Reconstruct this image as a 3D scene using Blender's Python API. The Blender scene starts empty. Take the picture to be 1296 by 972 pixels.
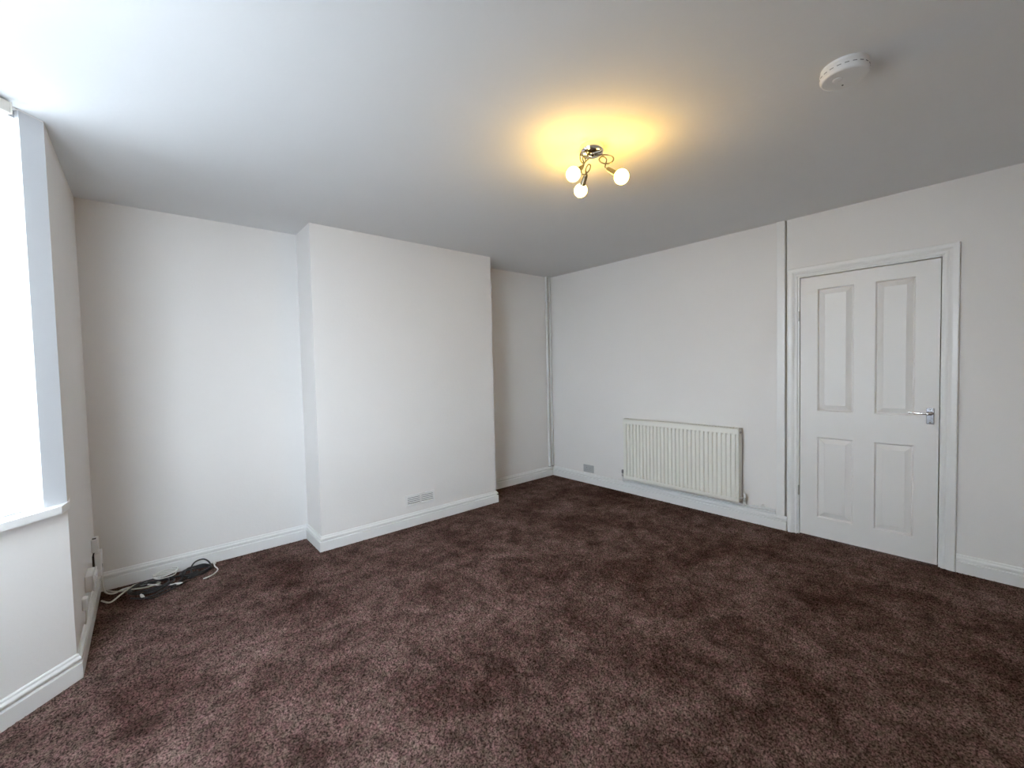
import bpy, bmesh, math, random
from mathutils import Vector, Matrix

random.seed(7)
scene = bpy.context.scene
col = scene.collection

# ------------------------------------------------------------------ camera
FPX, YAW, PITCH, ROLL, CAM_H = 541.3, 0.7087, -0.0376, -0.0229, 1.3447
fw = Vector((math.sin(YAW) * math.cos(PITCH), math.cos(YAW) * math.cos(PITCH), math.sin(PITCH)))
rt = Vector((math.cos(YAW), -math.sin(YAW), 0.0))
up = rt.cross(fw)
rt2 = rt * math.cos(ROLL) + up * math.sin(ROLL)
up2 = -rt * math.sin(ROLL) + up * math.cos(ROLL)
cam_data = bpy.data.cameras.new('camera')
cam_data.sensor_fit = 'HORIZONTAL'
cam_data.sensor_width = 36.0
cam_data.lens = FPX / 1296.0 * 36.0
cam_data.clip_start = 0.02
cam = bpy.data.objects.new('camera', cam_data)
m3 = Matrix((rt2, up2, -fw)).transposed()
cam.matrix_world = Matrix.Translation((0, 0, CAM_H)) @ m3.to_4x4()
col.objects.link(cam)
scene.camera = cam

# ------------------------------------------------------------------ world and exposure
SKY_STRENGTH = 19.3
BULB_STRENGTH = 66.0
world = bpy.data.worlds.new('overcast_sky')
world.use_nodes = True
scene.world = world
wn = world.node_tree
wn.nodes.clear()
wo = wn.nodes.new('ShaderNodeOutputWorld')
wb = wn.nodes.new('ShaderNodeBackground')
wb.inputs['Color'].default_value = (0.80, 0.882, 1.0, 1.0)
wb.inputs['Strength'].default_value = SKY_STRENGTH
wn.links.new(wb.outputs[0], wo.inputs[0])

scene.view_settings.view_transform = 'Standard'
scene.view_settings.look = 'None'
scene.view_settings.gamma = 1.0
scene.view_settings.use_curve_mapping = False
scene.view_settings.exposure = 0.0

# ------------------------------------------------------------------ room measurements (metres)
H = 2.44
XL, XR = -0.283, 3.829
YB, YC = 3.714, 3.355
XA, XB = 0.957, 2.631
YK = 2.701                      # far corner of the bay
ADDED_PIER = 0.72                     # unseen corner pier added to the far canted face to cut daylight
BAY = 0.72                      # depth of the bay
YN = 0.75                       # near corner of the bay
YF = -0.50                      # wall behind the camera
WT = 0.24                       # wall thickness
SILL = 0.80
HEAD = 2.436
RS = math.sqrt(0.5)

# ------------------------------------------------------------------ materials
def new_mat(name, base, rough=0.5, metal=0.0, bump=0.0, bump_scale=200.0, vary=0.0, vary_scale=3.0, spec=0.5, coat=0.0):
    m = bpy.data.materials.new(name)
    m.use_nodes = True
    nt = m.node_tree
    b = nt.nodes['Principled BSDF']
    b.inputs['Base Color'].default_value = (*base, 1)
    b.inputs['Roughness'].default_value = rough
    b.inputs['Metallic'].default_value = metal
    b.inputs['Specular IOR Level'].default_value = spec
    b.inputs['Coat Weight'].default_value = coat
    tc = nt.nodes.new('ShaderNodeTexCoord')
    if vary > 0:
        n = nt.nodes.new('ShaderNodeTexNoise')
        n.inputs['Scale'].default_value = vary_scale
        n.inputs['Detail'].default_value = 4
        nt.links.new(tc.outputs['Object'], n.inputs['Vector'])
        r = nt.nodes.new('ShaderNodeValToRGB')
        r.color_ramp.elements[0].position = 0.3
        r.color_ramp.elements[1].position = 0.7
        r.color_ramp.elements[0].color = (*[c * (1 - vary) for c in base], 1)
        r.color_ramp.elements[1].color = (*[min(1, c * (1 + vary)) for c in base], 1)
        nt.links.new(n.outputs['Fac'], r.inputs['Fac'])
        nt.links.new(r.outputs['Color'], b.inputs['Base Color'])
    if bump > 0:
        n2 = nt.nodes.new('ShaderNodeTexNoise')
        n2.inputs['Scale'].default_value = bump_scale
        n2.inputs['Detail'].default_value = 3
        nt.links.new(tc.outputs['Object'], n2.inputs['Vector'])
        bp = nt.nodes.new('ShaderNodeBump')
        bp.inputs['Strength'].default_value = bump
        bp.inputs['Distance'].default_value = 0.002
        nt.links.new(n2.outputs['Fac'], bp.inputs['Height'])
        nt.links.new(bp.outputs['Normal'], b.inputs['Normal'])
    return m

M = {}
M['wall'] = new_mat('matt_white_wall_paint', (0.875, 0.845, 0.822), 0.75, bump=0.25, bump_scale=60, vary=0.012, vary_scale=1.6, spec=0.3)
M['ceiling'] = new_mat('matt_white_ceiling_paint', (0.86, 0.865, 0.872), 0.85, bump=0.3, bump_scale=40, vary=0.012, vary_scale=1.2, spec=0.2)
M['gloss'] = new_mat('white_gloss_paint', (0.89, 0.88, 0.865), 0.28, bump=0.05, bump_scale=120)
M['door'] = new_mat('white_satin_door_paint', (0.86, 0.835, 0.81), 0.38, bump=0.12, bump_scale=220)
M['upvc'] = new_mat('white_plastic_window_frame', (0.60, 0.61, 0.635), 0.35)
M['radiator'] = new_mat('cream_white_radiator_enamel', (0.87, 0.855, 0.785), 0.32)
M['pipe'] = new_mat('white_painted_pipe', (0.83, 0.83, 0.82), 0.35)
M['plastic'] = new_mat('white_plastic', (0.82, 0.81, 0.80), 0.35)
M['cream'] = new_mat('cream_plastic', (0.70, 0.66, 0.60), 0.45)
M['grey_plate'] = new_mat('grey_plastic', (0.46, 0.46, 0.47), 0.4)
M['dark'] = new_mat('dark_recess', (0.02, 0.02, 0.02), 0.8)
M['vent_grey'] = new_mat('vent_gap_shade_grey', (0.20, 0.20, 0.20), 0.6)  # dark backing tone stands in for the shade between the vent slats
M['slot'] = new_mat('shadow_grey_plastic', (0.22, 0.22, 0.22), 0.6)
M['chrome'] = new_mat('polished_chrome', (0.78, 0.77, 0.76), 0.12, metal=1.0)
M['dark_chrome'] = new_mat('smoked_chrome', (0.20, 0.19, 0.16), 0.28, metal=1.0)
M['satin'] = new_mat('satin_steel', (0.42, 0.43, 0.46), 0.18, metal=1.0)
M['brass'] = new_mat('dull_steel', (0.55, 0.53, 0.50), 0.35, metal=1.0)
M['black_cable'] = new_mat('black_cable', (0.018, 0.018, 0.022), 0.4)
M['white_cable'] = new_mat('white_cable', (0.78, 0.76, 0.72), 0.4)
M['beige_cable'] = new_mat('beige_cable', (0.55, 0.52, 0.44), 0.45)
M['pavement'] = new_mat('pale_pavement', (0.38, 0.375, 0.37), 0.9, vary=0.05, vary_scale=2)

def glass_mat():
    m = bpy.data.materials.new('clear_window_glass'); m.use_nodes = True
    nt = m.node_tree; nt.nodes.clear()
    o = nt.nodes.new('ShaderNodeOutputMaterial'); mix = nt.nodes.new('ShaderNodeMixShader')
    t = nt.nodes.new('ShaderNodeBsdfTransparent'); g = nt.nodes.new('ShaderNodeBsdfGlossy')
    t.inputs[0].default_value = (0.96, 0.985, 0.98, 1); g.inputs['Roughness'].default_value = 0.02
    lw = nt.nodes.new('ShaderNodeLayerWeight'); lw.inputs['Blend'].default_value = 0.5
    p5 = nt.nodes.new('ShaderNodeMath'); p5.operation = 'POWER'; p5.inputs[1].default_value = 5.0
    fr = nt.nodes.new('ShaderNodeMath'); fr.operation = 'MULTIPLY_ADD'; fr.inputs[1].default_value = 0.96; fr.inputs[2].default_value = 0.04
    nt.links.new(lw.outputs['Facing'], p5.inputs[0]); nt.links.new(p5.outputs[0], fr.inputs[0])
    nt.links.new(fr.outputs[0], mix.inputs[0]); nt.links.new(t.outputs[0], mix.inputs[1]); nt.links.new(g.outputs[0], mix.inputs[2])
    nt.links.new(mix.outputs[0], o.inputs[0])
    return m
M['glass'] = glass_mat()

def bulb_mat():
    m = bpy.data.materials.new('lit_warm_bulb'); m.use_nodes = True
    nt = m.node_tree; b = nt.nodes['Principled BSDF']
    b.inputs['Base Color'].default_value = (0.9, 0.88, 0.82, 1)
    b.inputs['Emission Color'].default_value = (1.0, 0.60, 0.10, 1)
    b.inputs['Emission Strength'].default_value = BULB_STRENGTH
    return m
M['bulb'] = bulb_mat()

def carpet_mat():
    m = bpy.data.materials.new('brown_plush_carpet'); m.use_nodes = True
    nt = m.node_tree; b = nt.nodes['Principled BSDF']
    L = nt.links.new
    tc = nt.nodes.new('ShaderNodeTexCoord')
    def noise(scale, detail=4, rough=0.55, dist=0.0):
        n = nt.nodes.new('ShaderNodeTexNoise'); n.inputs['Scale'].default_value = scale
        n.inputs['Detail'].default_value = detail; n.inputs['Roughness'].default_value = rough
        n.inputs['Distortion'].default_value = dist
        L(tc.outputs['Object'], n.inputs['Vector']); return n
    def ramp(src, stops):
        r = nt.nodes.new('ShaderNodeValToRGB')
        e = r.color_ramp.elements
        e[0].position, e[0].color = stops[0][0], (*stops[0][1], 1)
        e[1].position, e[1].color = stops[1][0], (*stops[1][1], 1)
        for p, c in stops[2:]:
            k = e.new(p); k.color = (*c, 1)
        L(src, r.inputs['Fac']); return r
    def mix(mode, fac, a, bb):
        x = nt.nodes.new('ShaderNodeMix'); x.data_type = 'RGBA'; x.blend_type = mode
        x.inputs['Factor'].default_value = fac
        L(a, x.inputs['A']); L(bb, x.inputs['B']); return x
    big = ramp(noise(2.4, 5, 0.62, 0.5).outputs['Fac'], [(0.34, (0.068, 0.038, 0.033)), (0.66, (0.146, 0.097, 0.087))])
    mid = ramp(noise(9, 5, 0.65, 0.4).outputs['Fac'], [(0.34, (0.60, 0.58, 0.56)), (0.70, (1.45, 1.45, 1.47))])
    tuft = ramp(noise(130, 2, 0.6).outputs['Fac'], [(0.36, (0.30, 0.28, 0.27)), (0.66, (1.9, 1.87, 1.84))])
    hue = ramp(noise(30, 3, 0.6).outputs['Fac'], [(0.35, (0.90, 1.02, 0.92)), (0.65, (1.10, 0.97, 1.04))])
    c1 = mix('MULTIPLY', 1.0, big.outputs[0], mid.outputs[0])
    c2 = mix('MULTIPLY', 1.0, c1.outputs['Result'], tuft.outputs[0])
    c3 = mix('MULTIPLY', 1.0, c2.outputs['Result'], hue.outputs[0])
    L(c3.outputs['Result'], b.inputs['Base Color'])
    b.inputs['Roughness'].default_value = 1.0
    b.inputs['Specular IOR Level'].default_value = 0.05
    return m
M['carpet'] = carpet_mat()

# ------------------------------------------------------------------ mesh helpers
def link_obj(name, bm, mat, parent=None, smooth=False, auto=None):
    me = bpy.data.meshes.new(name)
    bmesh.ops.recalc_face_normals(bm, faces=bm.faces[:])
    bm.to_mesh(me); bm.free()
    if isinstance(mat, str): mat = M[mat]
    me.materials.append(mat)
    if smooth:
        for p in me.polygons: p.use_smooth = True
        if auto is not None:
            me.set_sharp_from_angle(angle=math.radians(auto))
    o = bpy.data.objects.new(name, me)
    col.objects.link(o)
    if parent is not None: o.parent = parent
    return o

def empty(name, loc=(0, 0, 0), rz=0.0):
    o = bpy.data.objects.new(name, None)
    o.empty_display_size = 0.05
    o.location = loc; o.rotation_euler = (0, 0, rz)
    col.objects.link(o)
    return o

def tag(o, label, cat, group=None):
    o['label'] = label; o['category'] = cat
    if group: o['group'] = group
    return o

def struct(o, label=None):
    o['kind'] = 'structure'
    if label: o['label'] = label
    return o

def box(bm, x0, x1, y0, y1, z0, z1, bevel=0.0, seg=2, mat=None):
    vs = [bm.verts.new((x, y, z)) for z in (z0, z1) for y in (y0, y1) for x in (x0, x1)]
    fs = [(0, 2, 3, 1), (4, 5, 7, 6), (0, 1, 5, 4), (2, 6, 7, 3), (0, 4, 6, 2), (1, 3, 7, 5)]
    faces = [bm.faces.new([vs[i] for i in f]) for f in fs]
    if bevel > 0:
        edges = list({e for f in faces for e in f.edges})
        r = bmesh.ops.bevel(bm, geom=edges, offset=bevel, segments=seg, profile=0.5, affect='EDGES')
        vs = list({v for f in r['faces'] for v in f.verts} | {v for v in vs if v.is_valid})
    if mat is not None:
        bmesh.ops.transform(bm, matrix=mat, verts=[v for v in vs if v.is_valid])
    return vs

def prism(bm, poly, z0, z1, mat=None):
    a = [bm.verts.new((x, y, z0)) for x, y in poly]
    b = [bm.verts.new((x, y, z1)) for x, y in poly]
    bm.faces.new(list(reversed(a))); bm.faces.new(b)
    n = len(poly)
    for i in range(n):
        j = (i + 1) % n
        bm.faces.new((a[i], a[j], b[j], b[i]))
    if mat is not None: bmesh.ops.transform(bm, matrix=mat, verts=a + b)
    return a + b

def lathe(bm, prof, n=32, mat=None, caps=True):
    """prof: list of (r, z); revolved about z."""
    rings = []; allv = []
    for r, z in prof:
        if r < 1e-6:
            v = bm.verts.new((0, 0, z)); rings.append([v]); allv.append(v)
        else:
            ring = [bm.verts.new((r * math.cos(2 * math.pi * k / n), r * math.sin(2 * math.pi * k / n), z)) for k in range(n)]
            rings.append(ring); allv += ring
    for a, b in zip(rings, rings[1:]):
        for k in range(n):
            k2 = (k + 1) % n
            if len(a) == 1 and len(b) == 1: continue
            if len(a) == 1: bm.faces.new((a[0], b[k], b[k2]))
            elif len(b) == 1: bm.faces.new((a[k], a[k2], b[0]))
            else: bm.faces.new((a[k], a[k2], b[k2], b[k]))
    if caps:
        for ring in (rings[0], rings[-1]):
            if len(ring) > 1: bm.faces.new(ring)
    if mat is not None: bmesh.ops.transform(bm, matrix=mat, verts=allv)
    return allv

def smooth_path(pts, sub=8, closed=False):
    """Catmull-Rom through the points."""
    P = [Vector(p) for p in pts]; out = []
    n = len(P)
    for i in range(n - 1):
        p0 = P[max(i - 1, 0)]; p1 = P[i]; p2 = P[i + 1]; p3 = P[min(i + 2, n - 1)]
        for k in range(sub):
            t = k / sub
            out.append(0.5 * ((2 * p1) + (-p0 + p2) * t + (2 * p0 - 5 * p1 + 4 * p2 - p3) * t * t + (-p0 + 3 * p1 - 3 * p2 + p3) * t ** 3))
    out.append(P[-1])
    return out

def tube(bm, pts, r, n=10):
    P = [Vector(p) for p in pts]
    rings = []
    t0 = (P[1] - P[0]).normalized()
    nrm = t0.orthogonal().normalized()
    for i, p in enumerate(P):
        if i == 0: t = t0
        elif i == len(P) - 1: t = (P[i] - P[i - 1]).normalized()
        else: t = ((P[i + 1] - P[i]).normalized() + (P[i] - P[i - 1]).normalized()).normalized()
        nrm = (nrm - t * nrm.dot(t)).normalized()
        bi = t.cross(nrm)
        rr = r[i] if isinstance(r, (list, tuple)) else r
        rings.append([bm.verts.new(p + rr * (math.cos(2 * math.pi * k / n) * nrm + math.sin(2 * math.pi * k / n) * bi)) for k in range(n)])
    for a, b in zip(rings, rings[1:]):
        for k in range(n):
            k2 = (k + 1) % n
            bm.faces.new((a[k], a[k2], b[k2], b[k]))
    bm.faces.new(rings[0]); bm.faces.new(rings[-1])

def align(p, d):
    """matrix taking +z to direction d at point p"""
    q = Vector(d).normalized().to_track_quat('Z', 'Y')
    return Matrix.Translation(p) @ q.to_matrix().to_4x4()

# ------------------------------------------------------------------ room shell
room_poly = [(XL, YF), (XL, YN), (XL - BAY, YN + BAY), (XL - BAY, YK - BAY), (XL, YK), (XL, YB), (XR, YB), (XR, YF)]

def poly_slab(name, poly, z0, z1, mat):
    bm = bmesh.new(); prism(bm, poly, z0, z1); return struct(link_obj(name, bm, mat))

def outset(poly, d):
    out = []; n = len(poly)
    for i in range(n):
        p0, p1, p2 = Vector(poly[i - 1]), Vector(poly[i]), Vector(poly[(i + 1) % n])
        a = (p1 - p0).normalized(); b = (p2 - p1).normalized()
        na = Vector((-a.y, a.x)); nb = Vector((-b.y, b.x))
        mdir = (na + nb).normalized(); k = d / max(0.3, mdir.dot(na))
        out.append(tuple(p1 + mdir * k))
    return out
# the walk (-Y to +Y on the left wall) has the room on its right, so the outside is on its left
outer = outset(room_poly, WT)

floor = poly_slab('floor', outer, -0.12, -0.009, 'carpet')
floor['label'] = 'floor laid with dark brown plush carpet'

def add_carpet():
    import numpy as np
    rng = np.random.default_rng(11)
    sp = 0.0075
    x0, x1, y0, y1 = XL - BAY, XR, YF, YB
    nx, ny = int((x1 - x0) / sp) + 2, int((y1 - y0) / sp) + 2
    def smooth(cell):
        gx, gy = int((x1 - x0) / cell) + 4, int((y1 - y0) / cell) + 4
        g = rng.uniform(-1, 1, (gy, gx))
        u = np.arange(nx) * sp / cell; v = np.arange(ny) * sp / cell
        iu, iv = u.astype(int), v.astype(int); fu, fv = u - iu, v - iv
        fu = fu * fu * (3 - 2 * fu); fv = fv * fv * (3 - 2 * fv)
        a = g[np.ix_(iv, iu)]; b = g[np.ix_(iv, iu + 1)]; c = g[np.ix_(iv + 1, iu)]; d = g[np.ix_(iv + 1, iu + 1)]
        fu = fu[None, :]; fv = fv[:, None]
        return (a * (1 - fu) + b * fu) * (1 - fv) + (c * (1 - fu) + d * fu) * fv
    X, Y = np.meshgrid(x0 + np.arange(nx) * sp, y0 + np.arange(ny) * sp)
    h = rng.uniform(0, 1, (ny, nx))
    lie = 0.6 * smooth(0.16) + 0.4 * smooth(0.07)                 # which way the pile was brushed
    Z = -0.0075 + 0.0105 * h + 0.0012 * lie
    PX = X + rng.uniform(-0.4, 0.4, (ny, nx)) * sp + 0.55 * sp * lie * (h - 0.5)
    PY = Y + rng.uniform(-0.4, 0.4, (ny, nx)) * sp + 0.55 * sp * lie * (h - 0.5)
    # keep the cells inside the room, clear of the chimney breast
    cx, cy = X[:-1, :-1] + sp / 2, Y[:-1, :-1] + sp / 2
    bay = np.where((cy > YN) & (cy < YK), np.minimum(np.minimum(cy - YN, YK - cy), BAY), 0.0)
    keep = (cx > XL - bay - 0.01) & (cx < XR + 0.01) & (cy < YB + 0.01)
    keep &= ~((cx > XA + 0.01) & (cx < XB - 0.01) & (cy > YC + 0.01))
    idx = np.arange(ny * nx).reshape(ny, nx)
    quads = np.stack([idx[:-1, :-1], idx[:-1, 1:], idx[1:, 1:], idx[1:, :-1]], -1)[keep]
    used = np.unique(quads); remap = np.full(ny * nx, -1); remap[used] = np.arange(len(used))
    co = np.stack([PX, PY, Z], -1).reshape(-1, 3)[used].astype(np.float32)
    quads = remap[quads]
    me = bpy.data.meshes.new('carpet_pile')
    me.vertices.add(len(co)); me.vertices.foreach_set('co', co.ravel())
    me.loops.add(quads.size); me.loops.foreach_set('vertex_index', quads.ravel().astype(np.int32))
    me.polygons.add(len(quads)); me.polygons.foreach_set('loop_start', (np.arange(len(quads)) * 4).astype(np.int32))
    me.update(calc_edges=True)
    me.materials.append(M['carpet'])
    o = bpy.data.objects.new('carpet_pile', me); col.objects.link(o)
    o.parent = floor
    o['kind'] = 'stuff'; o['label'] = 'dark brown plush carpet pile with brushed lighter patches'
add_carpet()
ceiling = poly_slab('ceiling', outer, H, H + 0.12, 'ceiling')
ceiling['label'] = 'plain white painted ceiling'

def wall_piece(bm, i, a0=None, a1=None, z0=0.0, z1=H):
    """wall body along room_poly edge i, between the distances a0..a1 along it (None keeps the mitre)"""
    j = (i + 1) % len(room_poly)
    A, B = Vector(room_poly[i]), Vector(room_poly[j]); OA, OB = Vector(outer[i]), Vector(outer[j])
    d = (B - A).normalized(); nrm = Vector((-d.y, d.x))
    pa, qa = (A, OA) if a0 is None else (A + d * a0, A + d * a0 + nrm * WT)
    pb, qb = (B, OB) if a1 is None else (A + d * a1, A + d * a1 + nrm * WT)
    prism(bm, [tuple(pa), tuple(qa), tuple(qb), tuple(pb)], z0, z1)

def wall(name, pieces, label, mat='wall'):
    bm = bmesh.new()
    for p in pieces: wall_piece(bm, *p)
    return struct(link_obj(name, bm, mat), label)

STRIP = 0.006
CL = BAY / RS                    # length of a canted bay face
FL = (YK - BAY) - (YN + BAY)     # length of the front bay face
wall('wall_left', [(4, None, None)], 'white wall between the bay window and the alcove corner')
wall('wall_left_near', [(0, None, None)], 'white wall on the near side of the bay')
wall('wall_bay_far', [(3, None, None, 0, SILL - 0.032), (3, None, None, HEAD, H)], 'white wall below the far canted bay window')
wall('wall_bay_front', [(2, None, None, 0, SILL - 0.032), (2, None, None, HEAD, H)], 'white wall below the front bay window')
wall('wall_bay_near', [(1, None, None, 0, SILL - 0.032), (1, None, None, HEAD, H)], 'white wall below the near canted bay window')
wall('wall_back', [(5, None, None)], 'white alcove wall behind the chimney breast')
wall('wall_near', [(7, None, None)], 'white wall behind the viewer')

# right wall: has the door opening and a narrow open crack beside the door lining
D0, D1, DH = 0.288, 1.059, 1.982
bm = bmesh.new()
def rw(y0, y1, z0, z1, x0=XR): prism(bm, [(x0, y0), (x0, y1), (XR + WT, y1), (XR + WT, y0)], z0, z1)
G0, G1 = 1.1445, 1.1540
rw(YF - WT, D0 - 0.022, 0, H)
rw(D0 - 0.022, D1 + 0.022, DH + 0.022, H)
rw(D1 + 0.022, G0, 0, H)
rw(G0, G1, 0, H, XR + 0.035)
rw(G1, YB + WT, 0, H)
struct(link_obj('wall_right', bm, 'wall'), 'white wall with the door and the radiator')

# chimney breast
bm = bmesh.new()
box(bm, XA, XB, YC, YB, 0, H)
struct(link_obj('wall_chimney_breast', bm, 'wall'), 'white chimney breast standing out between two alcoves')

# ground outside, seen through the bay only
bm = bmesh.new(); box(bm, -30, XL - BAY - WT - 0.02, -25, 30, -0.45, -0.35)
struct(link_obj('ground_outside', bm, 'pavement'), 'pale pavement outside the bay window')

# ------------------------------------------------------------------ skirting boards
PROF = [(0.0, 0.0), (0.018, 0.0), (0.018, 0.068), (0.0165, 0.071), (0.006, 0.0725), (0.006, 0.083), (0.0155, 0.085),
        (0.0165, 0.088), (0.0160, 0.093), (0.0135, 0.098), (0.0095, 0.1015), (0.0085, 0.1045), (0.0085, 0.108), (0.006, 0.1125), (0.0, 0.114)]
def skirting(name, pts, i0, i1, label):
    """pts: walk with the room on the right; makes the board between point i0 and i1 with mitred corners"""
    bm = bmesh.new(); n = len(pts); rings = []
    for i in range(i0, i1 + 1):
        p = Vector(pts[i])
        a = (p - Vector(pts[i - 1])).normalized() if i > 0 else None
        b = (Vector(pts[i + 1]) - p).normalized() if i < n - 1 else None
        if a is None: a = b
        if b is None: b = a
        na = Vector((a.y, -a.x)); nb = Vector((b.y, -b.x)); md = (na + nb).normalized(); k = 1 / md.dot(na)
        rings.append([bm.verts.new((p.x + md.x * o * k, p.y + md.y * o * k, z)) for o, z in PROF])
    for r0, r1 in zip(rings, rings[1:]):
        for k in range(len(PROF)):
            k2 = (k + 1) % len(PROF)
            bm.faces.new((r0[k], r0[k2], r1[k2], r1[k]))
    bm.faces.new(rings[0]); bm.faces.new(rings[-1])
    return struct(link_obj(name, bm, 'gloss', smooth=True, auto=25), label)
W1 = [(XL, YF), (XL, YN), (XL - BAY, YN + BAY), (XL - BAY, YK - BAY), (XL, YK), (XL, YB), (XA, YB), (XA, YC), (XB, YC), (XB, YB), (XR, YB), (XR, 1.141)]
skirting('baseboard_left_near', W1, 0, 1, 'white skirting on the near side of the bay')
skirting('baseboard_bay', W1, 1, 4, 'white moulded skirting round the bay')
skirting('baseboard_left', W1, 4, 5, 'white moulded skirting beside the cables')
skirting('baseboard_alcove_left', W1, 5, 6, 'white moulded skirting of the alcove by the window')
skirting('baseboard_chimney', W1, 6, 9, 'white moulded skirting round the chimney breast')
skirting('baseboard_alcove_right', W1, 9, 10, 'white moulded skirting of the narrow alcove')
skirting('baseboard_right', W1, 10, 11, 'white moulded skirting under the radiator')
W2 = [(XR, 0.207), (XR, YF), (XL, YF)]
skirting('baseboard_right_near', W2, 0, 1, 'white moulded skirting right of the door')
skirting('baseboard_near', W2, 1, 2, 'white skirting behind the viewer')

# flat cover strip between radiator wall and door lining
bm = bmesh.new(); box(bm, XR - 0.014, XR, G1 + 0.0005, 1.213, 0.1141, H, 0.003)
struct(link_obj('trim_1', bm, 'gloss'), 'flat white cover strip running floor to ceiling beside the door')

# ------------------------------------------------------------------ bay windows
def bay_window(name, origin, ang, length, mullions, ends, label, pier=None):
    """local frame: +x along the face, +y into the room, z up; parts are children of an Empty"""
    root = struct(empty(name, (origin[0], origin[1], 0), ang), label)
    J = 0.088                                   # visible jamb width
    JR = pier or J                              # jamb, or the added light-cutting pier, at the other end
    # frame: jambs, head and low bottom rail, face flush with the plaster
    bm = bmesh.new()
    T = 0.07
    tl, tr = ends                               # tan of the end cut so that neighbours meet
    def bar(x0, x1, z0, z1, cutl=0.0, cutr=0.0, y0=-T, y1=0.0):
        prism(bm, [(x0 - cutl * T, y0), (x1 + cutr * T, y0), (x1, y1), (x0, y1)], z0, z1)
    bar(0, J, SILL, HEAD, tl, 0)
    bar(length - JR, length, SILL, HEAD, 0, tr)
    bar(J, length - JR, HEAD - 0.03, HEAD, y1=-0.02)
    for mx in mullions: bar(mx - 0.035, mx + 0.035, SILL + 0.02, HEAD - 0.03)
    link_obj('window_frame', bm, 'upvc', root)
    bm = bmesh.new(); box(bm, J, length - JR, -T, -0.032, SILL, SILL + 0.007, 0.002)
    link_obj('bottom_rail', bm, 'upvc', root)
    xs = [J] + list(mullions) + [length - JR]
    for a, b in zip(xs, xs[1:]):
        bm = bmesh.new()
        box(bm, a + (0.03 if a != J else -0.01), b - (0.03 if b != length - JR else -0.01), -0.046, -0.040, SILL + 0.003, HEAD - 0.02)
        link_obj('glass_pane', bm, 'glass', root)
    # sill board with nosing, runs back under the frame
    bm = bmesh.new()
    P = 0.045
    prism(bm, [(0 - tl * 0.2, -0.2), (length + tr * 0.2, -0.2), (length + (0.006 if tr > 0.6 else 0), 0.004 if tr > 0.6 else 0.0),
               (length - (0.058 if tr > 0.6 else 0.0) + (-P * tr if tr < 0.6 else 0), P), (0.058 if tl > 0.6 else P * -tl, P), (-0.006 if tl > 0.6 else 0, 0.004 if tl > 0.6 else 0)], SILL - 0.032, SILL)
    link_obj('window_sill', bm, 'gloss', root)
    return root
# far canted face: local +x from the far corner K outward, room on +y
T45 = math.tan(math.radians(22.5))
def face_frame(p, q):
    d = (Vector(q) - Vector(p)).normalized(); return math.atan2(d.y, d.x)
K = (XL, YK); KB = (XL - BAY, YK - BAY); NB = (XL - BAY, YN + BAY); NN = (XL, YN)
# walking K -> KB -> NB -> NN keeps the room on the left (+y local)
bay_window('window_1', K, face_frame(K, KB), CL, [], (0.9, -T45 * 0 + T45), 'bright canted bay window with white frame', ADDED_PIER)
bay_window('window_2', KB, face_frame(KB, NB), FL, [FL * 0.5], (T45, T45), 'front bay window')
bay_window('window_3', NB, face_frame(NB, NN), CL, [], (T45, 0.9), 'near canted bay window')

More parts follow.
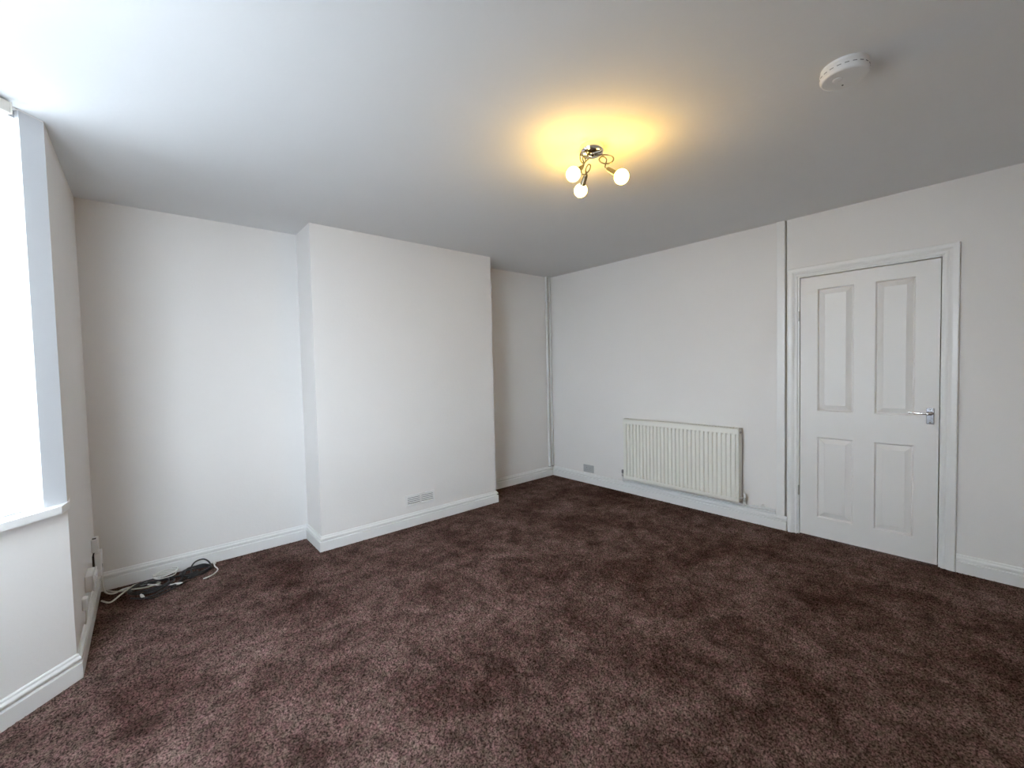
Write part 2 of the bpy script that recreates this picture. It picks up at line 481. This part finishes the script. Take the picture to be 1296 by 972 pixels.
# ------------------------------------------------------------------ door
def add_door():
    root = struct(empty('door_1', (XR, 0, 0)), 'white four-panel door with chrome lever handle')
    # leaf face is flush with the wall; local x- is into the room
    y0, y1, z0, z1 = D0 + 0.0045, D1 - 0.004, 0.008, DH - 0.007
    FX = 0.004
    panels = [(0.728, 0.946, 0.966, 1.882), (0.407, 0.613, 0.966, 1.882), (0.728, 0.946, 0.157, 0.772), (0.407, 0.613, 0.157, 0.772)]
    ys = [y0, 0.407, 0.613, 0.728, 0.946, y1]; zs = [z0, 0.157, 0.772, 0.966, 1.882, z1]
    bm = bmesh.new()
    for i in range(5):
        for k in range(5):
            hole = i in (1, 3) and k in (1, 3)
            if hole: continue
            box(bm, FX, FX + 0.038, ys[i], ys[i + 1], zs[k], zs[k + 1])
    bmesh.ops.remove_doubles(bm, verts=bm.verts[:], dist=1e-5)
    # drop the inner walls shared by neighbouring cells
    seen = {}
    for f in bm.faces:
        seen.setdefault(tuple(sorted(v.index for v in f.verts)), []).append(f)
    cen = {}
    for f in bm.faces:
        c = f.calc_center_median(); cen.setdefault((round(c.x, 5), round(c.y, 5), round(c.z, 5)), []).append(f)
    dup = [f for fs in cen.values() if len(fs) > 1 for f in fs]
    bmesh.ops.delete(bm, geom=dup, context='FACES')
    leaf = link_obj('door_leaf', bm, 'door', root)
    for (a, b, c, d) in panels:
        bm = bmesh.new()
        prof = [(0.0, FX), (0.003, FX + 0.001), (0.006, FX + 0.009), (0.010, FX + 0.0145), (0.015, FX + 0.0145), (0.018, FX + 0.0125), (0.043, FX + 0.002), (0.045, FX + 0.0005)]
        rings = []
        for ins, x in prof:
            rings.append([bm.verts.new(v) for v in ((x, a + ins, c + ins), (x, b - ins, c + ins), (x, b - ins, d - ins), (x, a + ins, d - ins))])
        for r0, r1 in zip(rings, rings[1:]):
            for k in range(4):
                bm.faces.new((r0[k], r0[(k + 1) % 4], r1[(k + 1) % 4], r1[k]))
        bm.faces.new(rings[-1])
        back = [bm.verts.new((FX + 0.038, y, z)) for y, z in ((a, c), (b, c), (b, d), (a, d))]
        for k in range(4): bm.faces.new((rings[0][k], back[k], back[(k + 1) % 4], rings[0][(k + 1) % 4]))
        bm.faces.new(back)
        link_obj('panel', bm, 'door', leaf)
    # lining of the opening
    bm = bmesh.new()
    box(bm, 0.0, 0.12, D0 - 0.022, D0 - 0.0005, 0, DH + 0.022)
    box(bm, 0.0, 0.12, D1 + 0.0005, D1 + 0.022, 0, DH + 0.022)
    box(bm, 0.0, 0.12, D0 - 0.0005, D1 + 0.0005, DH, DH + 0.022)
    box(bm, FX + 0.042, 0.12, D0 - 0.0005, D0 + 0.012, 0, DH)          # stops
    box(bm, FX + 0.042, 0.12, D1 - 0.012, D1 + 0.0005, 0, DH)
    box(bm, FX + 0.042, 0.12, D0, D1, DH - 0.012, DH)
    link_obj('door_lining', bm, 'gloss', root)
    bm = bmesh.new(); box(bm, FX + 0.05, 0.07, D0, D1, 0.0, DH)
    link_obj('dark_backing', bm, 'dark', root)
    # architrave: moulded section swept up, across and down with mitres
    sec = [(0.0, 0.0), (0.0, -0.009), (0.006, -0.0115), (0.012, -0.0115), (0.018, -0.010), (0.024, -0.0125), (0.034, -0.018), (0.040, -0.0195), (0.058, -0.0195), (0.062, -0.017), (0.063, 0.0)]
    iy0, iy1, iz = D0 - 0.0115, D1 + 0.0125, DH + 0.011
    def arch(kind):
        bm = bmesh.new(); rA = []; rB = []
        for o, x in sec:
            if kind == 'near': rA.append((x, iy0 - o * 1.08, 0.0)); rB.append((x, iy0 - o * 1.08, iz + o))
            if kind == 'far': rA.append((x, iy1 + o, 0.0)); rB.append((x, iy1 + o, iz + o))
            if kind == 'top': rA.append((x, iy0 - o * 1.08, iz + o)); rB.append((x, iy1 + o, iz + o))
        rA = [bm.verts.new(v) for v in rA]; rB = [bm.verts.new(v) for v in rB]
        for k in range(len(sec)):
            k2 = (k + 1) % len(sec); bm.faces.new((rA[k], rA[k2], rB[k2], rB[k]))
        bm.faces.new(rA); bm.faces.new(rB)
        link_obj('architrave', bm, 'gloss', root, smooth=True, auto=25)
    for kd in ('near', 'far', 'top'): arch(kd)
    # hinges
    for hz in (1.69, 0.345):
        bm = bmesh.new()
        for k in range(5):
            lathe(bm, [(0.0052, -0.0074), (0.0052, 0.0074)], 10, Matrix.Translation((-0.002, D1 + 0.0035, hz + (k - 2) * 0.0152)))
        link_obj('hinge', bm, 'brass', root, smooth=True, auto=40)
    # handle
    hp = link_obj('handle_backplate', (lambda b: (box(b, FX - 0.007, FX, 0.3145, 0.3505, 0.920, 1.024, 0.002), b)[1])(bmesh.new()), 'satin', root)
    bm = bmesh.new()
    lathe(bm, [(0.012, 0.0), (0.012, 0.006), (0.009, 0.010), (0.009, 0.045), (0.0, 0.045)], 20, align((FX - 0.007, 0.3325, 0.990), (-1, 0, 0)))
    tube(bm, smooth_path([(FX - 0.046, 0.3255, 0.990), (FX - 0.048, 0.340, 0.990), (FX - 0.049, 0.370, 0.991), (FX - 0.048, 0.405, 0.993), (FX - 0.046, 0.432, 0.995)], 6), [0.0095] * 7 + [0.0085] * 6 + [0.0075] * 6 + [0.0065] * 6, 14)
    link_obj('lever', bm, 'chrome', hp, smooth=True, auto=40)
    for sy, sz in ((0.3325, 0.930), (0.3325, 1.014)):
        bm = bmesh.new(); lathe(bm, [(0.0045, 0), (0.0040, 0.002), (0.0, 0.0026)], 12, align((FX - 0.007, sy, sz), (-1, 0, 0)))
        link_obj('screw', bm, 'brass', hp, smooth=True)
    # strike plate edge on the lining
    bm = bmesh.new(); box(bm, 0.001, 0.03, D0 - 0.002, D0 + 0.0006, 0.955, 1.035)
    link_obj('strike_plate', bm, 'slot', root)
    return root
add_door()

# ------------------------------------------------------------------ radiator
def add_radiator():
    ya, yb = 1.470, 2.603          # near and far end
    z0, z1 = 0.165, 0.795
    xf, xb = XR - 0.098, XR - 0.030
    L = yb - ya
    root = empty('radiator', (XR - 0.06, (ya + yb) / 2, z0))
    tag(root, 'cream white fluted panel radiator mounted low on the wall by the door', 'radiator')
    off = Vector((XR - 0.06, (ya + yb) / 2, z0))
    def put(name, bm, mat, parent=root, **k):
        if parent is root: bmesh.ops.translate(bm, verts=bm.verts[:], vec=-off)
        else: bmesh.ops.translate(bm, verts=bm.verts[:], vec=-off)
        return link_obj(name, bm, mat, parent, **k)
    # pressed front panel: vertical flutes fading out at top and bottom
    bm = bmesh.new()
    NF = 29; e = 0.012; pitch = (L - 2 * e) / NF
    cols = [(ya, 0.0)]
    for k in range(NF):
        s = ya + e + k * pitch
        cols += [(s, 0.0), (s + pitch * 0.10, 1.0), (s + pitch * 0.32, 1.0), (s + pitch * 0.44, 0.0)]
    cols += [(yb, 0.0)]
    rows = [(z0, 0.0, 0.010), (z0 + 0.006, 0.0, 0.002), (z0 + 0.012, 0.0, 0.0), (z0 + 0.038, 0.0, 0.0), (z0 + 0.050, 1.0, 0.0), (z1 - 0.062, 1.0, 0.0), (z1 - 0.048, 0.0, 0.0), (z1 - 0.012, 0.0, 0.0), (z1 - 0.006, 0.0, 0.002), (z1 - 0.002, 0.0, 0.010)]
    g = [[bm.verts.new((xf + rx + 0.0150 * f * rf, y, z)) for (y, f) in cols] for (z, rf, rx) in rows]
    for i in range(len(rows) - 1):
        for k in range(len(cols) - 1):
            bm.faces.new((g[i][k], g[i][k + 1], g[i + 1][k + 1], g[i + 1][k]))
    put('front_panel', bm, 'radiator', smooth=True, auto=28)
    bm = bmesh.new(); box(bm, xf + 0.0155, xf + 0.020, ya + 0.002, yb - 0.002, z0 + 0.002, z1 - 0.004)
    put('water_channel', bm, 'radiator')
    # convector fins behind, their lower ends show as a row of teeth
    for k in range(NF):
        s = ya + e + (k + 0.3) * pitch
        bm = bmesh.new(); box(bm, xf + 0.021, xf + 0.052, s - 0.007, s + 0.007, z0 + 0.006, z1 - 0.03)
        put('convector_fin', bm, 'radiator')
    # top grille: rails with slots between
    bm = bmesh.new()
    box(bm, xf + 0.001, xf + 0.014, ya, yb, z1 - 0.004, z1, 0.0015)
    box(bm, xb - 0.012, xb, ya, yb, z1 - 0.004, z1, 0.0015)
    n = 45
    for k in range(n + 1):
        s = ya + 0.004 + (L - 0.008) * k / n
        box(bm, xf + 0.014, xb - 0.012, s - 0.004, s + 0.004, z1 - 0.003, z1 - 0.0005)
    put('top_grille', bm, 'radiator')
    for y in (ya - 0.0015, yb - 0.0005):
        bm = bmesh.new(); box(bm, xf + 0.002, xb, y, y + 0.002, z0 + 0.012, z1, 0.0006, 1)
        put('side_panel', bm, 'radiator')
    bm = bmesh.new(); box(bm, xb - 0.002, xb, ya + 0.01, yb - 0.01, z0 + 0.02, z1 - 0.02)
    put('back_sheet', bm, 'radiator')
    for y in (ya + 0.17, yb - 0.17):
        bm = bmesh.new(); box(bm, xb, XR, y - 0.02, y + 0.02, z0 + 0.05, z1 - 0.08)
        put('wall_bracket', bm, 'radiator')
    # air vent plug at the upper near end
    bm = bmesh.new(); lathe(bm, [(0.010, 0), (0.010, 0.006), (0.005, 0.008), (0.005, 0.013), (0, 0.013)], 14, align((xf + 0.034, ya - 0.001, z1 - 0.035), (0, -1, 0)))
    put('bleed_plug', bm, 'brass', smooth=True, auto=40)
    # valves
    px = xf + 0.034
    for (ye, sg, yv) in ((ya, -1, ya - 0.034), (yb, 1, yb + 0.034)):
        bm = bmesh.new()
        lathe(bm, [(0.012, 0), (0.012, 0.012), (0.009, 0.014), (0.009, 0.034)], 14, align((px, ye, z0 + 0.040), (0, sg, 0)))
        lathe(bm, [(0.011, -0.022), (0.013, -0.018), (0.013, -0.004), (0.011, 0.0), (0.011, 0.012)], 14, align((px, yv, z0 + 0.040), (0, 0, 1)))
        v = put('valve', bm, 'brass', smooth=True, auto=35)
        bm = bmesh.new(); lathe(bm, [(0.012, 0.012), (0.0135, 0.016), (0.0125, 0.040), (0.010, 0.044), (0, 0.045)], 16, align((px, yv, z0 + 0.040), (0, 0, 1)))
        put('valve_cap', bm, 'plastic' if sg < 0 else 'slot', v, smooth=True, auto=40)
    def arc(pts): return pts
    # far tail drops and runs along the top of the skirting under the whole radiator
    r = 0.0075
    zl = 0.124
    bm = bmesh.new()
    tube(bm, [(px, yb + 0.034, z0 + 0.03), (px, yb + 0.034, zl + 0.022), (px + 0.003, yb + 0.031, zl + 0.010), (px + 0.012, yb + 0.024, zl + 0.002), (XR - 0.020, yb + 0.0, zl), (XR - 0.018, yb - 0.03, zl), (XR - 0.018, 1.219, zl)], r, 10)
    put('heating_pipe', bm, 'pipe', smooth=True, auto=50)
    bm = bmesh.new()
    zr = 0.150
    tube(bm, [(px, ya - 0.034, z0 + 0.03), (px, ya - 0.034, zr + 0.016), (px + 0.002, ya - 0.037, zr + 0.006), (px + 0.010, ya - 0.046, zr), (XR - 0.030, ya - 0.075, zr), (XR - 0.024, ya - 0.10, zr), (XR - 0.024, 1.219, zr)], r, 10)
    put('heating_pipe', bm, 'pipe', smooth=True, auto=50)
    bm = bmesh.new()
    lathe(bm, [(0.0085, -0.022), (0.0125, -0.020), (0.0125, -0.006), (0.0105, -0.004), (0.0105, 0.006), (0.0125, 0.008), (0.0125, 0.022), (0.0085, 0.024)], 6, align((XR - 0.024, 1.285, zr), (0, 1, 0)))
    put('pipe_coupling', bm, 'pipe', smooth=False)
    bm = bmesh.new(); box(bm, XR - 0.034, XR, 1.308, 1.322, zr - 0.012, zr + 0.022, 0.002)
    put('pipe_clip', bm, 'plastic')
add_radiator()

# ------------------------------------------------------------------ grey wall plate beside the radiator
def add_plate():
    root = empty('wall_socket', (XR, 3.143, 0.168))
    tag(root, 'grey double socket plate on the wall between radiator and corner', 'wall socket')
    bm = bmesh.new(); box(bm, -0.009, 0, -0.073, 0.073, -0.043, 0.043, 0.003); link_obj('faceplate', bm, 'grey_plate', root)
    for s in (-1, 1):
        bm = bmesh.new(); box(bm, -0.012, -0.008, s * 0.052 - 0.007, s * 0.052 + 0.007, 0.012, 0.030, 0.001)
        link_obj('switch', bm, 'grey_plate', root)
        for dy, dz, w, h in ((0.0, 0.010, 0.0025, 0.005), (-0.011, -0.013, 0.004, 0.0022), (0.011, -0.013, 0.004, 0.0022)):
            bm = bmesh.new(); y = s * 0.026 + dy
            box(bm, -0.0094, -0.0085, y - w, y + w, dz - h, dz + h)
            link_obj('pin_hole', bm, 'slot', root)
add_plate()

# ------------------------------------------------------------------ vent grille on the chimney breast
def add_vent():
    cx, cz = 1.787, 0.222
    root = empty('air_vent', (cx, YC, cz))
    tag(root, 'small white louvred air vent low on the chimney breast', 'air vent')
    w, h = 0.139, 0.049
    bm = bmesh.new()
    box(bm, -w, w, -0.009, 0, h - 0.012, h, 0.002); box(bm, -w, w, -0.009, 0, -h, -h + 0.012, 0.002)
    box(bm, -w, -w + 0.015, -0.009, 0, -h + 0.010, h - 0.010, 0.002); box(bm, w - 0.015, w, -0.009, 0, -h + 0.010, h - 0.010, 0.002)
    box(bm, -0.009, 0.009, -0.008, 0, -h + 0.010, h - 0.010, 0.002)
    link_obj('vent_frame', bm, 'gloss', root)
    bm = bmesh.new(); box(bm, -w + 0.01, w - 0.01, -0.0015, 0, -h + 0.006, h - 0.006); link_obj('vent_back', bm, 'vent_grey', root)
    n = 5
    slat_me = None
    for s in (-1, 1):
        for k in range(n):
            z = -h + 0.018 + (2 * h - 0.036) * k / (n - 1)
            mat = Matrix.Translation((s * 0.0665, -0.0048, z)) @ Matrix.Rotation(math.radians(48), 4, 'X')
            bm = bmesh.new(); box(bm, -0.059, 0.059, -0.0050, 0.0050, -0.0010, 0.0010)
            if slat_me is None:
                o = link_obj('slat', bm, 'plastic', root); slat_me = o.data
            else:
                bm.free(); o = bpy.data.objects.new('slat', slat_me); col.objects.link(o); o.parent = root
            o.matrix_local = mat
add_vent()

# ------------------------------------------------------------------ two painted pipes in the far corner
def corner_pipe(x, y, r, label):
    root = empty('corner_pipe', (x, y, 0.114)); tag(root, label, 'pipe')
    bm = bmesh.new(); lathe(bm, [(r, 0.0), (r, H - 0.114)], 16)
    link_obj('pipe_run', bm, 'pipe', root, smooth=True, auto=50)
    bm = bmesh.new(); lathe(bm, [(r + 0.0035, 0.0), (r + 0.0035, 0.010), (r + 0.001, 0.013)], 16)
    link_obj('floor_collar', bm, 'brass', root, smooth=True, auto=40)
    for z in (1.20, 2.15):
        bm = bmesh.new(); lathe(bm, [(r + 0.0005, 0), (r + 0.003, 0.001), (r + 0.003, 0.013), (r + 0.0005, 0.014)], 16)
        box(bm, -0.006, 0.006, 0, YB - y, 0.0, 0.012)
        o = link_obj('pipe_clip', bm, 'pipe', root); o.location = (0, 0, z - 0.114)
corner_pipe(3.747, YB - 0.022, 0.0145, 'thicker white painted pipe rising up the narrow alcove wall')
corner_pipe(3.800, YB - 0.026, 0.0110, 'thinner white painted pipe right in the wall corner')

# ------------------------------------------------------------------ smoke alarm
def add_alarm():
    root = empty('smoke_alarm', (2.030, 0.420, H))
    tag(root, 'round white smoke alarm on the ceiling', 'smoke alarm')
    bm = bmesh.new(); lathe(bm, [(0.073, 0.0), (0.073, -0.010), (0.070, -0.012)], 48); link_obj('mounting_base', bm, 'plastic', root, smooth=True, auto=35)
    bm = bmesh.new(); lathe(bm, [(0.066, -0.012), (0.0750, -0.0125), (0.0750, -0.0155), (0.0742, -0.038), (0.0715, -0.0435), (0.0670, -0.0455), (0.0, -0.0468)], 64)
    body = link_obj('alarm_body', bm, 'plastic', root, smooth=True, auto=15)
    for k in range(20):
        a = 2 * math.pi * k / 20
        bm = bmesh.new(); box(bm, 0.0725, 0.0752, -0.0065, 0.0065, -0.0265, -0.0240, mat=Matrix.Rotation(a, 4, 'Z'))
        link_obj('sound_slot', bm, 'slot', body)
    bm = bmesh.new(); lathe(bm, [(0.016, -0.0468), (0.016, -0.0486), (0.014, -0.0495), (0, -0.0495)], 24, Matrix.Translation((-0.018, 0.016, 0)))
    link_obj('test_button', bm, 'plastic', body, smooth=True, auto=35)
    bm = bmesh.new(); lathe(bm, [(0.003, -0.046), (0.003, -0.0485), (0, -0.049)], 10, Matrix.Translation((0.035, 0.012, 0)))
    link_obj('indicator', bm, 'slot', body, smooth=True)
add_alarm()

# ------------------------------------------------------------------ three-arm ceiling light
def add_light():
    C = Vector((1.741, 1.377, H))
    root = empty('ceiling_light', C)
    tag(root, 'chrome ceiling light with three curled arms and lit bulbs', 'ceiling light')
    bm = bmesh.new(); lathe(bm, [(0.060, 0.0), (0.061, -0.006), (0.059, -0.026), (0.054, -0.036), (0.044, -0.041), (0.0, -0.043)], 40)
    link_obj('ceiling_rose', bm, 'chrome', root, smooth=True, auto=40)
    bm = bmesh.new(); lathe(bm, [(0.017, -0.040), (0.017, -0.046), (0.010, -0.050), (0.0, -0.052)], 24)
    link_obj('hub', bm, 'chrome', root, smooth=True, auto=40)
    # bulb centres measured below the rose
    bulbs = [(Vector((1.597, 1.377, 2.265)), 0.034), (Vector((1.800, 1.502, 2.279)), 0.034), (Vector((1.800, 1.246, 2.262)), 0.035)]
    for bc, br in bulbs:
        v = bc - C; ang = math.atan2(v.y, v.x); R = math.hypot(v.x, v.y); Z = v.z
        d = Vector((math.cos(ang), math.sin(ang), 0)); sd = Vector((-d.y, d.x, 0))
        tilt = math.radians(-38)
        hd = (d * math.cos(tilt) + Vector((0, 0, math.sin(tilt)))).normalized()
        bcl = v.copy()
        hold0 = bcl - hd * 0.088               # back end of the lamp holder
        def pt(r, z, s=0.0): return d * r + Vector((0, 0, z)) + sd * s
        h0r = hold0.dot(d); h0z = hold0.z
        path = [pt(0.008, -0.046), pt(0.035, -0.047, 0.004), pt(0.075, -0.053, 0.012), pt(0.102, -0.070, 0.013), pt(0.100, -0.092, 0.008), pt(0.078, -0.101, 0.0),
                pt(0.050, -0.094, -0.008), pt(0.038, -0.076, -0.010), pt(0.054, -0.063, -0.006), pt(0.072, -0.078, 0.0), pt(0.067, -0.100, 0.002)]
        path += [hold0 - hd * 0.012, hold0 + hd * 0.006]
        bm = bmesh.new(); tube(bm, smooth_path(path, 8), 0.0034, 10)
        arm = link_obj('arm', bm, 'dark_chrome', root, smooth=True, auto=60)
        bm = bmesh.new(); lathe(bm, [(0.0, -0.002), (0.008, 0.0), (0.011, 0.010), (0.0135, 0.052), (0.0150, 0.054), (0.0150, 0.058), (0.012, 0.058)], 20, align(hold0, hd))
        link_obj('lamp_holder', bm, 'dark_chrome', root, smooth=True, auto=40)
        bm = bmesh.new()
        prof = [(0.012, -0.034)]
        for k in range(1, 15):
            a = -math.pi / 2 + math.pi * k / 14
            r, z = br * math.cos(a), br * math.sin(a)
            if z < -0.020 and r < 0.0165: r = 0.0155; z = max(z, -0.034 + 0.003 * k)
            prof.append((max(r, 0.0), z))
        prof[-1] = (0.0, br)
        lathe(bm, prof, 24, align(bcl, hd))
        link_obj('bulb', bm, 'bulb', root, smooth=True)
add_light()

# ------------------------------------------------------------------ blind headrail in the bay window
def add_headrail():
    a = face_frame(K, KB)
    root = empty('blind_headrail', (K[0], K[1], 0), a)
    tag(root, 'cream blind headrail fixed at the top of the canted bay window', 'blind')
    bm = bmesh.new(); box(bm, 0.144, CL - 0.12, 0.001, 0.042, 2.388, 2.432, 0.003)
    link_obj('rail', bm, 'cream', root)
    for x in (0.140, CL - 0.12):
        bm = bmesh.new(); box(bm, x, x + 0.004, 0.0, 0.045, 2.386, 2.4335, 0.002)
        link_obj('end_cap', bm, 'cream', root)
add_headrail()

# ------------------------------------------------------------------ sockets and boxes on the left wall by the cables
def add_left_sockets():
    # aerial box, highest in the corner
    r = empty('aerial_box', (XL, 3.555, 0.345)); tag(r, 'small white aerial box, upper one in the corner by the bay', 'socket box')
    bm = bmesh.new(); box(bm, 0, 0.030, -0.035, 0.035, -0.040, 0.040, 0.004); link_obj('box_body', bm, 'plastic', r)
    bm = bmesh.new(); box(bm, 0.004, 0.022, -0.030, 0.0, 0.0385, 0.0408); link_obj('cable_entry', bm, 'dark', r)
    # phone socket below it, come away from the wall
    r = empty('phone_socket', (XL, 3.575, 0.225)); tag(r, 'white phone socket box pulled away from the wall above the skirting', 'phone socket')
    bm = bmesh.new(); box(bm, 0.010, 0.040, -0.045, 0.045, -0.070, 0.070, 0.004); link_obj('box_body', bm, 'plastic', r)
    bm = bmesh.new(); box(bm, 0.0, 0.010, -0.040, 0.040, -0.055, 0.055); link_obj('gap_shade_block', bm, 'dark', r)  # dark block painted as the shade in the gap behind the box
    bm = bmesh.new(); box(bm, 0.0395, 0.0406, -0.012, 0.012, -0.03, -0.01); link_obj('jack_hole', bm, 'dark', r)
    # double socket in a surface box
    r = empty('wall_socket', (XL, 3.200, 0.262)); tag(r, 'white double wall socket in a surface box next to the bay corner', 'wall socket')
    bm = bmesh.new(); box(bm, 0, 0.030, -0.072, 0.072, -0.042, 0.042, 0.004); link_obj('surface_box', bm, 'plastic', r)
    bm = bmesh.new(); box(bm, 0.030, 0.039, -0.0735, 0.0735, -0.0435, 0.0435, 0.003); link_obj('faceplate', bm, 'plastic', r)
    for s in (-1, 1):
        bm = bmesh.new(); box(bm, 0.038, 0.042, s * 0.052 - 0.007, s * 0.052 + 0.007, 0.010, 0.028, 0.001); link_obj('switch', bm, 'plastic', r)
        for dy, dz, w, h in ((0.0, 0.010, 0.0025, 0.005), (-0.011, -0.013, 0.004, 0.0022), (0.011, -0.013, 0.004, 0.0022)):
            bm = bmesh.new(); y = s * 0.026 + dy; box(bm, 0.0385, 0.0393, y - w, y + w, dz - h, dz + h); link_obj('pin_hole', bm, 'dark', r)
    # small single outlet nearer the bay
    r = empty('cable_outlet', (XL, 2.985, 0.222)); tag(r, 'small white cable outlet clipped to the wall nearest the bay corner', 'cable outlet')
    bm = bmesh.new(); box(bm, 0, 0.022, -0.022, 0.022, -0.030, 0.030, 0.005); link_obj('outlet_body', bm, 'plastic', r)
    bm = bmesh.new(); tube(bm, smooth_path([(0.012, 0.0, -0.028), (0.013, 0.002, -0.055), (0.010, 0.006, -0.085), (0.006, 0.010, -0.106)], 5), 0.004, 8)
    link_obj('cable_tail', bm, 'white_cable', r, smooth=True)
add_left_sockets()

# ------------------------------------------------------------------ cables lying on the carpet
def cable(name, pts, r, mat, label, cat='cable', sub=8):
    base = Vector((pts[0][0], pts[0][1], 0.0))
    root = empty(name, base); tag(root, label, cat, 'loose cables on the carpet by the alcove')
    bm = bmesh.new(); tube(bm, smooth_path([Vector(p) - base for p in pts], sub), r, 8)
    link_obj('cable_run', bm, mat, root, smooth=True)
    return root, base

def plug(root, base, p, d, L, r, mat, name='connector'):
    bm = bmesh.new(); lathe(bm, [(0.0, 0.0), (r * 0.8, 0.001), (r, 0.004), (r, L * 0.7), (r * 0.6, L), (0, L)], 12, align(Vector(p) - base, d))
    return link_obj(name, bm, mat, root, smooth=True, auto=40)

def coil(cx, cy, rx, ry, n, z0, dz, ph=0.0, wob=0.012, seed=1):
    rnd = random.Random(seed); out = []
    for k in range(n * 10 + 1):
        a = ph + 2 * math.pi * k / 10
        s = 1 + 0.10 * math.sin(k * 0.7 + seed) + rnd.uniform(-0.06, 0.06)
        out.append((cx + rx * s * math.cos(a) + rnd.uniform(-wob, wob), cy + ry * s * math.sin(a) + rnd.uniform(-wob, wob), z0 + dz * k / (n * 10) + 0.004 * (1 + math.sin(a * 2.3))))
    return out

ce = [(XL + 0.035, 3.60, 0.155), (XL + 0.035, 3.585, 0.10), (XL + 0.045, 3.57, 0.04), (-0.20, 3.58, 0.012), (-0.15, 3.62, 0.010), (-0.06, 3.60, 0.010), (0.03, 3.50, 0.012), (0.09, 3.47, 0.010)]
rt_, bs = cable('cable', ce, 0.0045, 'white_cable', 'white cable dropping from the phone socket to the carpet')
plug(rt_, bs, (0.088, 3.471, 0.010), (0.9, -0.4, 0), 0.045, 0.008, 'white_cable')

c2 = [(XL + 0.03, 3.52, 0.010), (-0.21, 3.46, 0.010), (-0.16, 3.50, 0.028), (-0.10, 3.585, 0.030), (-0.02, 3.60, 0.012), (0.02, 3.56, 0.010), (-0.05, 3.53, 0.016), (-0.13, 3.55, 0.022), (-0.19, 3.60, 0.012), (-0.235, 3.66, 0.010)]
rt_, bs = cable('cable', c2, 0.0045, 'beige_cable', 'beige cable looping beside the corner skirting')

c3 = coil(-0.02, 3.52, 0.105, 0.085, 3, 0.008, 0.020, 0.4, 0.008, 3) + [(0.10, 3.54, 0.03), (0.16, 3.57, 0.012), (0.22, 3.60, 0.010)]
rt_, bs = cable('cable', c3, 0.0050, 'black_cable', 'black cable in a flat coil between the white ones', sub=4)

c4 = coil(0.055, 3.595, 0.060, 0.040, 3, 0.030, 0.026, 1.0, 0.006, 5)
rt_, bs = cable('cable', c4, 0.0034, 'white_cable', 'thin white cable wound in a small bundle on the black coil', sub=4)

c5 = [(-0.12, 3.44, 0.008), (-0.06, 3.385, 0.008), (0.0, 3.40, 0.008), (0.07, 3.45, 0.010), (0.13, 3.50, 0.008), (0.18, 3.55, 0.012), (0.185, 3.635, 0.028), (0.215, 3.672, 0.050), (0.262, 3.672, 0.052), (0.292, 3.640, 0.026), (0.285, 3.58, 0.012), (0.25, 3.53, 0.008), (0.20, 3.52, 0.010)]
rt_, bs = cable('cable', c5, 0.0048, 'black_cable', 'black cable arching up against the alcove skirting')
plug(rt_, bs, (0.20, 3.52, 0.010), (-0.8, -0.2, 0), 0.04, 0.009, 'black_cable')

c6 = [(0.235, 3.435, 0.007), (0.265, 3.440, 0.009), (0.300, 3.475, 0.007), (0.325, 3.53, 0.008), (0.315, 3.60, 0.010), (0.318, 3.645, 0.014)]
rt_, bs = cable('cable', c6, 0.0040, 'white_cable', 'short white lead at the loose end of the cable pile')
plug(rt_, bs, (0.318, 3.643, 0.014), (0.1, 1, 0.1), 0.030, 0.010, 'white_cable')

c7 = [(-0.065, 3.395, 0.008), (-0.045, 3.365, 0.010), (-0.02, 3.350, 0.008), (0.02, 3.372, 0.007), (0.09, 3.42, 0.007), (0.15, 3.47, 0.008)]
rt_, bs = cable('cable', c7, 0.0040, 'black_cable', 'thin black lead with a white plug end')
plug(rt_, bs, (-0.062, 3.392, 0.010), (-0.35, 0.9, 0.3), 0.036, 0.008, 'white_cable')

c8 = coil(0.205, 3.575, 0.080, 0.062, 3, 0.008, 0.022, 2.2, 0.007, 9) + [(0.12, 3.50, 0.012), (0.07, 3.43, 0.008)]
rt_, bs = cable('cable', c8, 0.0048, 'black_cable', 'black cable wound in a rounder coil under the arching one', sub=4)
